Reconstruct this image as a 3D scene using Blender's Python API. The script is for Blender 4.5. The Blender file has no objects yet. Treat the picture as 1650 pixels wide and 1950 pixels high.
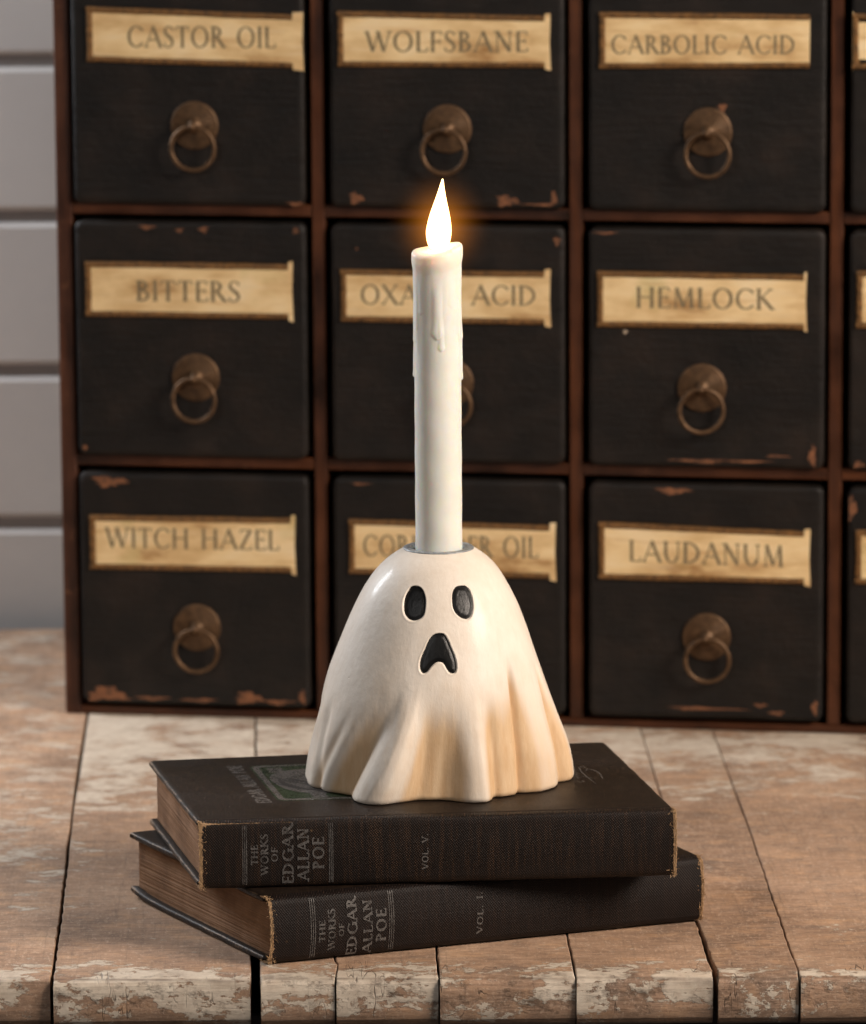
import bpy, math, random
import numpy as np
from mathutils import Vector, Matrix
random.seed(7); rng = np.random.RandomState(11)
S = bpy.context.scene
CM = 0.01
R = math.radians

# ---------------------------------------------------------------- camera
cd = bpy.data.cameras.new('camera'); cam = bpy.data.objects.new('camera', cd)
S.collection.objects.link(cam); S.camera = cam
pitch, yaw, roll = 0.18511, 0.02964, -0.00633
fw = Vector((math.sin(yaw)*math.cos(pitch), math.cos(yaw)*math.cos(pitch), -math.sin(pitch)))
r0 = Vector((math.cos(yaw), -math.sin(yaw), 0)); u0 = r0.cross(fw)
rr = r0*math.cos(roll)+u0*math.sin(roll); uu = -r0*math.sin(roll)+u0*math.cos(roll)
M = Matrix((rr, uu, -fw)).transposed().to_4x4()
M.translation = Vector((-7.136, -245, 66.593))*CM
cam.matrix_world = M
cd.sensor_fit = 'VERTICAL'; cd.sensor_height = 36; cd.sensor_width = 36*866/1024
cd.lens = 10765.5/1950*36
cd.clip_start = 0.05; cd.clip_end = 60
cd.dof.use_dof = True; cd.dof.focus_distance = 2.54; cd.dof.aperture_fstop = 13.0
cd.dof.aperture_blades = 0

# ---------------------------------------------------------------- light
W = bpy.data.worlds.new('World'); S.world = W; W.use_nodes = True
W.node_tree.nodes['Background'].inputs[0].default_value = (0.95, 0.95, 1.0, 1)
W.node_tree.nodes['Background'].inputs[1].default_value = 0.055
S.view_settings.view_transform = 'Standard'; S.view_settings.look = 'None'
S.view_settings.exposure = 0; S.view_settings.gamma = 1
S.cycles.use_light_tree = False
def area(name, pos, target, size, power, color, sy=None):
    l = bpy.data.lights.new(name, 'AREA'); l.energy = power; l.color = color
    l.size = size
    if sy: l.shape = 'RECTANGLE'; l.size_y = sy
    o = bpy.data.objects.new(name, l); S.collection.objects.link(o)
    o.location = Vector(pos)*CM
    o.rotation_euler = (Vector(target)-Vector(pos)).to_track_quat('-Z', 'Y').to_euler()
    return o
area('key_light', (132, -66, 98), (2, 20, 10), 0.62, 43, (1.0, 0.865, 0.745))
area('fill_light', (-92, -165, 125), (-5, 30, 15), 0.6, 8.0, (1.0, 0.965, 0.94), 1.1)
area('rim_light', (-78, 66, 65), (-2, 9, 19), 0.16, 8.0, (0.92, 0.95, 1.0), 0.34)

# ---------------------------------------------------------------- materials
class NT:
    def __init__(s, name):
        s.m = bpy.data.materials.new(name); s.m.use_nodes = True
        s.t = s.m.node_tree; s.b = s.t.nodes['Principled BSDF']; s.out = s.t.nodes['Material Output']
        tc = s.t.nodes.new('ShaderNodeTexCoord'); mp = s.t.nodes.new('ShaderNodeMapping')
        mp.inputs['Scale'].default_value = (100, 100, 100)          # node coordinates in centimetres
        s.t.links.new(tc.outputs['Object'], mp.inputs['Vector']); s.co = mp.outputs[0]
    def n(s, typ, **k):
        x = s.t.nodes.new('ShaderNode'+typ)
        for a, v in k.items(): setattr(x, a, v)
        return x
    def put(s, sock, v):
        if isinstance(v, bpy.types.NodeSocket): s.t.links.new(v, sock)
        else:
            if hasattr(sock.default_value, '__len__') and not hasattr(v, '__len__'): v = (v,)*len(sock.default_value)
            if hasattr(sock.default_value, '__len__') and len(sock.default_value) == 4 and len(v) == 3: v = (*v, 1)
            sock.default_value = v
    def map(s, scale=(1,1,1), rot=(0,0,0), loc=(0,0,0), src=None):
        x = s.n('Mapping'); s.put(x.inputs[0], src or s.co)
        x.inputs['Scale'].default_value = scale; x.inputs['Rotation'].default_value = rot; x.inputs['Location'].default_value = loc
        return x.outputs[0]
    def rnd(s, amt=37.0):                                          # shift the texture from object to object
        oi = s.n('ObjectInfo'); v = s.n('VectorMath', operation='SCALE'); c = s.n('CombineXYZ')
        for i in range(3): s.put(c.inputs[i], oi.outputs['Random'])
        s.put(v.inputs[0], c.outputs[0]); v.inputs['Scale'].default_value = amt
        a = s.n('VectorMath', operation='ADD'); s.put(a.inputs[0], s.co); s.put(a.inputs[1], v.outputs[0])
        s.co = a.outputs[0]; return oi.outputs['Random']
    def noise(s, scale=1, detail=4, rough=.55, vec=None, dist=0):
        x = s.n('TexNoise'); s.put(x.inputs['Vector'], vec or s.co)
        x.inputs['Scale'].default_value = scale; x.inputs['Detail'].default_value = detail
        x.inputs['Roughness'].default_value = rough; x.inputs['Distortion'].default_value = dist
        return x.outputs['Fac']
    def voro(s, scale=1, vec=None, feat='F1', rnd=1):
        x = s.n('TexVoronoi', feature=feat); s.put(x.inputs['Vector'], vec or s.co); x.inputs['Scale'].default_value = scale
        x.inputs['Randomness'].default_value = rnd
        return x.outputs['Distance']
    def wave(s, scale, vec=None, axis='X', dist=0, ds=1):
        x = s.n('TexWave', bands_direction=axis); s.put(x.inputs['Vector'], vec or s.co); x.inputs['Scale'].default_value = scale
        x.inputs['Distortion'].default_value = dist; x.inputs['Detail Scale'].default_value = ds
        return x.outputs['Fac']
    def mr(s, v, a, b, c=0, d=1, smooth=False):
        x = s.n('MapRange'); x.clamp = True
        if smooth: x.interpolation_type = 'SMOOTHSTEP'
        s.put(x.inputs['Value'], v)
        for i, q in zip((1, 2, 3, 4), (a, b, c, d)): s.put(x.inputs[i], q)
        return x.outputs[0]
    def ramp(s, v, stops, interp='LINEAR'):
        x = s.n('ValToRGB'); s.put(x.inputs[0], v); e = x.color_ramp.elements; x.color_ramp.interpolation = interp
        while len(e) < len(stops): e.new(.5)
        for q, (p, c) in zip(e, stops): q.position = p; q.color = (*c, 1) if len(c) == 3 else c
        return x.outputs[0]
    def mix(s, f, a, b, mode='MIX'):
        x = s.n('Mix', data_type='RGBA', blend_type=mode); s.put(x.inputs[0], f); s.put(x.inputs[6], a); s.put(x.inputs[7], b)
        return x.outputs[2]
    def math(s, op, a, b=0.0, c=0.0):
        x = s.n('Math', operation=op); s.put(x.inputs[0], a); s.put(x.inputs[1], b)
        if op in ('MULTIPLY_ADD',): s.put(x.inputs[2], c)
        return x.outputs[0]
    def xyz(s, src=None):
        x = s.n('SeparateXYZ'); s.put(x.inputs[0], src or s.co); return x.outputs
    def attr(s, name):
        x = s.n('Attribute'); x.attribute_name = name; return x.outputs['Fac']
    def bump(s, h, dist=.01, strength=1.0, prev=None):
        x = s.n('Bump'); s.put(x.inputs['Height'], h); x.inputs['Distance'].default_value = dist*CM
        x.inputs['Strength'].default_value = strength
        if prev: s.put(x.inputs['Normal'], prev)
        return x.outputs[0]
    def set(s, **k):
        nm = {'color': 'Base Color', 'rough': 'Roughness', 'metal': 'Metallic', 'normal': 'Normal', 'spec': 'Specular IOR Level',
              'coat': 'Coat Weight', 'coatr': 'Coat Roughness', 'sss': 'Subsurface Weight', 'alpha': 'Alpha', 'sheen': 'Sheen Weight'}
        for a, v in k.items(): s.put(s.b.inputs[nm[a]], v)
        return s.m

def mat_table():
    s = NT('weathered_wood'); raw = s.co; rv = s.rnd(61)
    X, Y, Z = s.xyz(raw)
    E = s.math('ADD', Y, s.math('MULTIPLY_ADD', X, .035, 1.795))       # distance behind the front edge
    streak = s.noise(1, 8, .65, s.map((.22, 2.4, 2.4)))            # scratches run across the boards
    fine = s.noise(1, 6, .75, s.map((1.3, 11, 11)))
    blot = s.noise(.16, 5, .6, s.map((1, .8, 1)))
    speck = s.noise(1, 6, .75, s.map((5, 2.2, 5)))
    hair = s.noise(1, 5, .75, s.map((1.1, 4.2, 9))); cross = s.noise(1, 6, .75, s.map((5.5, .16, 5.5)))
    f = s.math('MULTIPLY_ADD', streak, .30, s.math('MULTIPLY_ADD', blot, .62, s.math('MULTIPLY', fine, .12)))
    col = s.ramp(f, [(.36, (.125, .074, .046)), (.46, (.215, .130, .080)), (.56, (.30, .182, .112)), (.70, (.40, .262, .170))])
    smud = s.mr(s.noise(.42, 6, .7, s.map((1, 1.1, 1), loc=(9, 4, 0))), .50, .70)
    col = s.mix(s.math('MULTIPLY', smud, .6), col, (.11, .082, .066))
    warm = s.mr(s.noise(.55, 5, .6, s.map((1, 1.6, 1), loc=(3, 17, 2))), .52, .72)
    col = s.mix(s.math('MULTIPLY', warm, .45), col, (.50, .28, .135))
    col = s.mix(s.mr(speck, .45, .8, 0, .32), col, (.05, .036, .028))
    col = s.mix(s.mr(hair, .48, .70, 0, .42), col, (.075, .048, .034)); col = s.mix(s.mr(hair, .50, .30, 0, .30), col, (.46, .33, .235))
    col = s.mix(s.mr(cross, .53, .70, 0, .5), col, (.12, .078, .052)); col = s.mix(s.mr(s.noise(1, 4, .75, s.map((6.5, 2.6, 6.5), loc=(4, 4, 4))), .54, .70, 0, .5), col, (.50, .37, .27))
    hs = s.n('HueSaturation'); s.put(hs.inputs['Value'], s.mr(rv, 0, 1, 1.34, 1.58)); s.put(hs.inputs['Saturation'], .96); s.put(hs.inputs['Color'], col); col = hs.outputs[0]
    # old cream paint left in flakes: thick on the front nosing, in worn sheets at the back
    edge = s.mr(Y, -.9, 1.6, 1, 0)
    front = s.mr(E, .2, 3.8, .108, -.034)
    nos = s.math('ADD', s.math('MULTIPLY', s.mr(Z, -.15, -.9, 0, 1), s.mr(Z, -1.5, -2.1, -.045, -.11)), s.mr(X, -18, 20, .024, .010))
    back = s.math('MULTIPLY', s.mr(Y, 24, 44, 0, .15), s.mr(X, -17.1, -16.9, -.1, 1))
    leftside = s.math('MULTIPLY', s.mr(X, -13, -18, 0, .075), s.mr(Y, 9, 20, 0, 1))
    wgt = s.math('ADD', s.math('ADD', front, nos), s.math('ADD', back, leftside))
    pa = s.noise(.42, 9, .66, s.map((.75, 1.1, 1.1), loc=(5.3, 2.2, 0)), .35)
    pb = s.noise(2.6, 6, .7, s.map((.7, 1.2, 1.2)), .3)
    pn = s.math('MULTIPLY_ADD', pa, .66, s.math('MULTIPLY', pb, .34))
    pn = s.math('ADD', pn, s.math('MULTIPLY', s.math('SUBTRACT', hair, .5), .05))
    pm0 = s.math('ADD', pn, wgt)
    paint = s.mr(pm0, s.mr(Y, 8, 40, .592, .56), s.mr(Y, 8, 40, .610, .66))
    worn = s.mr(pm0, .55, .70, 0, 1)
    pcol = s.mix(s.mr(s.noise(1.4, 6, .7), .35, .7), (.54, .45, .355), (.76, .68, .56))
    pfac = s.math('MULTIPLY', paint, s.mr(fine, .3, .62, .72, .97))
    col = s.mix(pfac, col, pcol)
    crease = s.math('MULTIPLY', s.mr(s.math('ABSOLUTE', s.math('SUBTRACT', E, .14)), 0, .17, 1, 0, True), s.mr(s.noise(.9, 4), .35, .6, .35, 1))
    cracks = s.mr(s.math('ABSOLUTE', s.math('SUBTRACT', s.noise(.35, 4, .6, s.map((1, .10, .16), loc=(0, 3, 0))), .5)), 0, .0035, 1, 0)
    cracks = s.math('MULTIPLY', cracks, s.math('MULTIPLY', s.mr(Y, 1.5, -1, .0, .8), s.mr(s.noise(.5, 2, .5, s.map(loc=(1, 9, 4))), .48, .56)))
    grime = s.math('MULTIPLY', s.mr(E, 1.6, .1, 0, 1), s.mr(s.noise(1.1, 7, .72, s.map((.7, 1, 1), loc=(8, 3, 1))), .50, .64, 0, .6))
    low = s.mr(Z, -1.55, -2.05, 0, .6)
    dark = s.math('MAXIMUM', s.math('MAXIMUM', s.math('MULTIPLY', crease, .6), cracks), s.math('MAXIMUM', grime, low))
    col = s.mix(s.math('MULTIPLY', s.math('MULTIPLY', worn, .34), s.mr(hair, .35, .62)), col, (.60, .50, .40))
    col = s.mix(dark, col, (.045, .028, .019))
    h = s.math('ADD', s.math('MULTIPLY', paint, .9), s.math('MULTIPLY_ADD', streak, .9, s.math('MULTIPLY', s.math('ADD', fine, hair), .6)))
    h = s.math('SUBTRACT', h, s.math('MULTIPLY', dark, 1.3))
    return s.set(color=col, rough=s.mix(paint, .62, .5), normal=s.bump(h, .035, .9), spec=.35)

def mat_simple_wood(name, a, b, c, scale=(1, 1, .12), rough=.4, chip=0.0):
    s = NT(name); s.rnd()
    g = s.noise(1, 7, .6, s.map(scale)); g2 = s.noise(.5, 5, .6)
    col = s.ramp(s.math('MULTIPLY_ADD', g, .7, s.math('MULTIPLY', g2, .3)), [(.35, a), (.5, b), (.66, c)])
    if chip:
        col = s.mix(s.math('MULTIPLY', s.mr(s.noise(1.3, 6, .7), .62, .68), chip), col, (.16, .07, .035))
    return s.set(color=col, rough=s.mr(g2, .3, .7, rough-.08, rough+.15), normal=s.bump(g, .02, .5), spec=.34)

def mat_drawer():
    s = NT('black_drawer_paint'); s.rnd()
    n = s.noise(.35, 6, .6); m = s.noise(3, 7, .7); gr = s.noise(1, 6, .6, s.map((.5, 1, 5)))
    col = s.ramp(n, [(.3, (.0045, .0038, .0033)), (.52, (.0092, .0069, .0055)), (.72, (.0175, .0118, .0088))])
    col = s.mix(s.mr(m, .62, .8, 0, .35), col, (.03, .02, .016))
    return s.set(color=col, rough=s.mr(gr, .3, .7, .40, .60), normal=s.bump(s.math('ADD', s.math('ADD', m, gr), s.noise(.9, 4, .6)), .05, .8), spec=.26)

def mat_flat(name, col, rough=.5, metal=0, spec=.5, vary=.0, bump=0, nscale=3):
    s = NT(name); s.rnd()
    n = s.noise(nscale, 6, .65)
    c = s.mix(s.mr(n, .3, .7), tuple(x*(1-vary) for x in col), tuple(min(1, x*(1+vary)) for x in col))
    s.set(color=c, rough=s.mr(n, .3, .7, rough-.07, rough+.07), metal=metal, spec=spec)
    if bump: s.set(normal=s.bump(n, bump, .8))
    return s.m

def mat_card():
    s = NT('aged_label_card'); s.rnd()
    a = s.noise(.42, 5, .6, s.map((.5, 1, 1.3)), .1); b = s.noise(.25, 4, .5, s.map((1, 1, 1), loc=(7, 1, 3))); st = s.noise(1, 5, .6, s.map((.25, 1, 3.6)))
    col = s.ramp(a, [(.32, (.34, .19, .075)), (.42, (.60, .41, .20)), (.56, (.76, .57, .31)), (.70, (.80, .64, .40))])
    col = s.mix(s.mr(b, .58, .72, 0, .55), col, (.42, .38, .14))
    col = s.mix(s.mr(st, .55, .75, 0, .6), col, (.42, .21, .075))
    col = s.mix(s.mr(st, .3, .42, .45, 0), col, (.72, .58, .38))
    return s.set(color=col, rough=.75, spec=.2)

def mat_cloth(name, base, thread, top=False, worn=.5):
    s = NT(name)
    if top:      # cover: smooth bookcloth, threads rubbed along the depth of the book
        v = s.map((9, 1.1, 1)); n = s.noise(1, 5, .7, v); big = s.noise(.3, 5, .6)
        col = s.mix(s.mr(n, .5, .82, 0, .5), base, thread)
        col = s.mix(s.mr(big, .45, .75, 0, .5), col, tuple(x*1.9 for x in base))
        dots = s.mr(s.voro(1.1), .0, .05, 1, 0)
        col = s.mix(s.math('MULTIPLY', dots, s.mr(s.noise(.8), .5, .6)), col, (.32, .25, .18))
        w = s.attr('wear')
        wm = s.mr(s.math('ADD', w, s.math('MULTIPLY', s.noise(5, 6, .75), .9)), 0.98, 1.22)
        col = s.mix(wm, col, (.26, .17, .105))
        h = s.math('ADD', n, s.math('MULTIPLY', s.wave(5.5, s.map((1, 1, 1)), 'X'), .35))
        return s.set(color=col, rough=s.mr(big, .3, .7, .40, .56), normal=s.bump(h, .012, .7), spec=.22)
    v = s.map((1, 1, 1), (0, R(38), 0)); v2 = s.map((1, 1, 1), (0, R(-52), 0))
    wa = s.wave(3.6, v, 'X', .6, 3); wb = s.wave(3.6, v2, 'X', .6, 3); wv = s.math('MULTIPLY', wa, wb)
    colm = s.noise(1, 6, .7, s.map((7, 1, .35))); big = s.noise(.5, 5, .6)
    tf = s.math('MULTIPLY', s.mr(wv, .2, .7), s.mr(colm, .47, .70, .03, worn))
    col = s.mix(tf, base, thread)
    col = s.mix(s.mr(big, .5, .75, 0, .5), col, tuple(x*1.7 for x in base))
    dots = s.mr(s.voro(.8), .0, .07, 1, 0)
    col = s.mix(s.math('MULTIPLY', dots, s.mr(s.noise(.7), .5, .6)), col, (.30, .19, .10))
    w = s.attr('wear')
    wm = s.mr(s.math('ADD', w, s.math('MULTIPLY', s.noise(6, 7, .8), .95)), 1.02, 1.26)
    col = s.mix(wm, col, s.mix(s.noise(12, 3, .6), (.18, .095, .045), (.50, .33, .185)))
    return s.set(color=col, rough=s.mr(big, .3, .7, .46, .62), normal=s.bump(s.math('ADD', wv, s.math('MULTIPLY', wm, .6)), .022, .8), spec=.22)

def mat_pages():
    s = NT('aged_page_edges')
    ln = s.noise(1, 5, .8, s.map((.25, .25, 16))); b = s.noise(.45, 5, .6)
    col = s.ramp(s.math('MULTIPLY_ADD', ln, .40, s.math('MULTIPLY', b, .60)), [(.34, (.11, .052, .024)), (.5, (.21, .108, .052)), (.66, (.32, .18, .10))])
    return s.set(color=col, rough=.75, normal=s.bump(ln, .03, .9), spec=.2)

def mat_ghost():
    s = NT('cream_painted_plaster')
    X, Y, Z = s.xyz()
    f = s.attr('fold')
    br = s.noise(1, 6, .65, s.map((3.0, 3.0, .5))); sp = s.noise(.55, 5, .6); fine = s.noise(9, 5, .7, s.map((1, 1, .35)))
    cream = s.mix(s.mr(br, .3, .7), (.76, .665, .56), (.82, .74, .645))
    cream = s.mix(s.mr(sp, .48, .7, 0, .45), cream, (.745, .63, .51))
    lo = s.mr(Z, 6.6, 3.4, 0, 1, True)
    st = s.math('ADD', f, s.math('MULTIPLY', s.math('SUBTRACT', br, .5), .35))
    st = s.mr(st, -.02, .42, 0, 1, True)
    wash = s.math('MULTIPLY', lo, s.mr(sp, .3, .65, .04, .20))
    tan = s.mix(s.mr(br, .35, .65), (.60, .36, .165), (.68, .46, .25))
    col = s.mix(s.math('MAXIMUM', s.math('MULTIPLY', s.math('MULTIPLY', st, s.mr(Z, 6.8, 4.6, .15, 1)), .85), wash), cream, tan)
    pits = s.math('MULTIPLY', s.mr(s.voro(1.3), .0, .055, 1, 0), s.mr(s.noise(.6, 2, .5, s.map(loc=(4, 4, 4))), .5, .56))
    col = s.mix(s.math('MULTIPLY', pits, .7), col, (.30, .17, .09))
    nrm = s.bump(s.math('ADD', br, s.math('MULTIPLY', fine, .5)), .022, .7)
    nrm = s.bump(s.math('SUBTRACT', s.noise(1.1, 3, .5), s.math('MULTIPLY', pits, 1.0)), .05, .6, nrm)
    return s.set(color=col, rough=s.mr(br, .3, .7, .44, .54), normal=nrm, spec=.32, coat=.13, coatr=.14)

def mat_black_gloss():
    s = NT('glossy_black_paint'); n = s.noise(1, 5, .65, s.map((5, 5, 1.5)))
    return s.set(color=s.mix(n, (.0025, .0025, .0025), (.006, .0055, .005)), rough=.36, normal=s.bump(n, .03, .9), spec=.32)

def mat_wax():
    s = NT('ivory_wax'); n = s.noise(1.2, 4, .5)
    col = s.mix(s.mr(n, .3, .7), (.755, .75, .685), (.80, .795, .735))
    s.set(color=col, rough=.42, spec=.4, sss=.75, normal=s.bump(s.noise(1, 4, .5, s.map((2, 2, .4))), .012, .6))
    s.b.inputs['Subsurface Radius'].default_value = (1.0, .72, .45); s.b.inputs['Subsurface Scale'].default_value = .009
    return s.m

def mat_flame():
    s = NT('lit_flame_bulb'); lw = s.n('LayerWeight'); lw.inputs[0].default_value = .42
    col = s.ramp(lw.outputs['Facing'], [(0, (1, .72, .32)), (.55, (1, .56, .17)), (1, (1, .36, .06))])
    s.set(color=(.9, .8, .7), rough=.4); s.put(s.b.inputs['Emission Color'], col)
    s.put(s.b.inputs['Emission Strength'], 7.0); return s.m

def mat_print(name, col, wear=.5, scale=7):
    s = NT(name); n = s.noise(scale, 5, .75); n2 = s.noise(1.2, 3, .5)
    s.set(color=s.mix(s.mr(n, .3, .7), tuple(x*.7 for x in col), col), rough=.5)
    s.set(alpha=s.mr(s.math('ADD', n, s.math('MULTIPLY', n2, .3)), .38+wear*.2, .62+wear*.2, 1, .12))
    return s.m

def mat_wall():
    s = NT('pale_grey_wall_paint'); s.rnd(); n = s.noise(.12, 5, .6)
    col = s.mix(s.mr(n, .3, .7), (.56, .53, .51), (.62, .59, .565))
    return s.set(color=col, rough=.6, normal=s.bump(s.noise(1, 5, .6, s.map((.1, 1, 1.5))), .02, .5))

TABLE = mat_table(); UNDER = mat_flat('dark_underside', (.03, .018, .012), .8)
CABW = mat_simple_wood('mahogany_frame', (.013, .0042, .0015), (.052, .0150, .0042), (.10, .030, .008), (1, 1, .1), .42, .25)
CABS = mat_simple_wood('mahogany_side', (.018, .0062, .003), (.062, .021, .0095), (.115, .043, .020), (1, 1, .1), .42, .5)
CABR = mat_simple_wood('mahogany_rail', (.013, .0042, .0015), (.052, .0150, .0042), (.10, .030, .008), (.1, 1, 1), .42, .25)
DARK = mat_flat('dark_cabinet_inside', (.006, .004, .003), .9)
DRAWER = mat_drawer(); CHIP = mat_flat('bare_wood_chip', (.15, .058, .023), .7, vary=.7, nscale=3)
CHIPW = mat_flat('pale_fleck', (.42, .33, .24), .7, vary=.2)
BRASS = mat_flat('aged_brass', (.105, .058, .028), .48, .6, vary=.45, bump=.01)
HOLD = mat_flat('brown_gilt_holder', (.15, .072, .020), .5, .3, vary=.75, bump=.02, nscale=4)
CARD = mat_card(); INK = mat_flat('faded_ink', (.185, .145, .08), .8, vary=.35)
COVER = mat_cloth('dark_brown_cover_cloth', (.0115, .0068, .0044), (.085, .050, .028), True)
CLOTH = mat_cloth('worn_brown_spine_cloth', (.0065, .0034, .0021), (.15, .070, .030), worn=.72)
CLOTH2 = mat_cloth('dark_brown_spine_cloth', (.0075, .0045, .0036), (.11, .058, .036), worn=.42)
PAGES = mat_pages(); THREAD = mat_flat('frayed_tan_thread', (.36, .225, .115), .8, vary=.5)
PRINT = mat_print('faded_silver_print', (.15, .136, .125), .9); PRINT2 = mat_print('dull_silver_print', (.115, .10, .09), 1.15, 9)
GREEN = mat_print('faded_green_print', (.014, .032, .007), 1.2, 9); DARKP = mat_flat('dark_print', (.022, .016, .013), .6)
GHOST = mat_ghost(); BLACK = mat_black_gloss(); WAX = mat_wax(); FLAME = mat_flame()
ZINC = mat_flat('dull_galvanised_metal', (.30, .315, .325), .45, .45, vary=.45, bump=.03, nscale=7)
BLOOM = bpy.data.materials.new('flame_glow'); BLOOM.use_nodes = True
WALL = mat_wall(); GROOVE = mat_flat('groove_paint', (.26, .235, .225), .8)
# ---------------------------------------------------------------- helpers
def link(o, parent=None):
    S.collection.objects.link(o)
    if parent is not None: o.parent = parent
    return o
def mesh(name, V, F, mat, smooth=False, attrs=None, auto=None):
    me = bpy.data.meshes.new(name)
    me.from_pydata([tuple(float(c)*CM for c in v) for v in V], [], [tuple(int(i) for i in f) for f in F]); me.update()
    me.materials.append(mat)
    if smooth: me.polygons.foreach_set('use_smooth', [True]*len(me.polygons))
    if attrs:
        for k, a in attrs.items():
            at = me.attributes.new(k, 'FLOAT', 'POINT'); at.data.foreach_set('value', np.asarray(a, dtype=np.float32))
    if auto: 
        import bmesh
        bm = bmesh.new(); bm.from_mesh(me)
        for e in bm.edges:
            if len(e.link_faces) == 2 and e.calc_face_angle(0) > R(auto): e.smooth = False
        bm.to_mesh(me); bm.free()
        me.polygons.foreach_set('use_smooth', [True]*len(me.polygons))
    return me
def obj(name, me, parent=None, loc=(0, 0, 0), label=None):
    o = bpy.data.objects.new(name, me); o.location = Vector(loc)*CM
    if label: o['label'] = label
    return link(o, parent)
def thing(name, label, cat, loc=(0, 0, 0), rz=0, group=None, kind=None):
    o = bpy.data.objects.new(name, None); o.empty_display_size = .02
    o.location = Vector(loc)*CM; o.rotation_euler = (0, 0, rz); o['label'] = label; o['category'] = cat
    if group: o['group'] = group
    if kind: o['kind'] = kind
    return link(o)
class MB:
    def __init__(s): s.V = []; s.F = []; s.W = []
    def add(s, V, F):
        n = len(s.V); s.V += [tuple(v) for v in V]; s.F += [tuple(i+n for i in f) for f in F]
    def box(s, x0, x1, y0, y1, z0, z1, b=.05):
        # bevelled box: 24 corner points
        P = []; idx = {}
        for ix, X in enumerate((x0, x1)):
            for iy, Y in enumerate((y0, y1)):
                for iz, Z in enumerate((z0, z1)):
                    sx, sy, sz = (1-2*ix)*b, (1-2*iy)*b, (1-2*iz)*b
                    for a, p in enumerate(((X, Y+sy, Z+sz), (X+sx, Y, Z+sz), (X+sx, Y+sy, Z))):
                        idx[(ix, iy, iz, a)] = len(P); P.append(p)
        F = []
        for a in range(3):
            for s_ in (0, 1):
                o = [k for k in range(3) if k != a]; q = []
                for (u, v) in ((0, 0), (1, 0), (1, 1), (0, 1)):
                    k = [0, 0, 0]; k[a] = s_; k[o[0]] = u; k[o[1]] = v; q.append(idx[(*k, a)])
                F.append(q)
        for a in range(3):        # edges along axis a
            o = [k for k in range(3) if k != a]
            for u in (0, 1):
                for v in (0, 1):
                    k0 = [0, 0, 0]; k0[o[0]] = u; k0[o[1]] = v; k1 = list(k0); k1[a] = 1
                    F.append([idx[(*k0, o[0])], idx[(*k1, o[0])], idx[(*k1, o[1])], idx[(*k0, o[1])]])
        for ix in (0, 1):
            for iy in (0, 1):
                for iz in (0, 1): F.append([idx[(ix, iy, iz, 0)], idx[(ix, iy, iz, 1)], idx[(ix, iy, iz, 2)]])
        s.add(P, F)
    def grid(s, P, closeu=False, closev=False, flip=False):     # P[i][j] -> 3d
        P = np.asarray(P, float); nu, nv = P.shape[:2]; V = P.reshape(-1, 3); F = []
        for i in range(nu if closeu else nu-1):
            for j in range(nv if closev else nv-1):
                a = i*nv+j; b = ((i+1) % nu)*nv+j; c = ((i+1) % nu)*nv+(j+1) % nv; d = i*nv+(j+1) % nv
                F.append((a, d, c, b) if flip else (a, b, c, d))
        s.add(V, F)
    def tube(s, pts, r, n=5, taper=None):
        pts = [Vector(p) for p in pts]; rows = []
        for i, p in enumerate(pts):
            d = (pts[min(i+1, len(pts)-1)]-pts[max(i-1, 0)]).normalized()
            u = d.orthogonal().normalized() if i == 0 else (u-d*u.dot(d)).normalized()
            v = d.cross(u); q = r*(taper[i] if taper else 1)
            rows.append([tuple(p+(u*math.cos(2*math.pi*k/n)+v*math.sin(2*math.pi*k/n))*q) for k in range(n)])
        s.grid(rows, closev=True)
    def lathe(s, prof, f, n=40):                                # prof (r, h); f maps (x, y, h)
        s.grid([[f(r*math.cos(2*math.pi*k/n), r*math.sin(2*math.pi*k/n), h) for k in range(n)] for r, h in prof], closev=True)
    def me(s, name, mat, **k): 
        me = mesh(name, s.V, s.F, mat, **k)
        import bmesh
        bm = bmesh.new(); bm.from_mesh(me); bmesh.ops.recalc_face_normals(bm, faces=bm.faces); bm.to_mesh(me); bm.free(); return me

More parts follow.
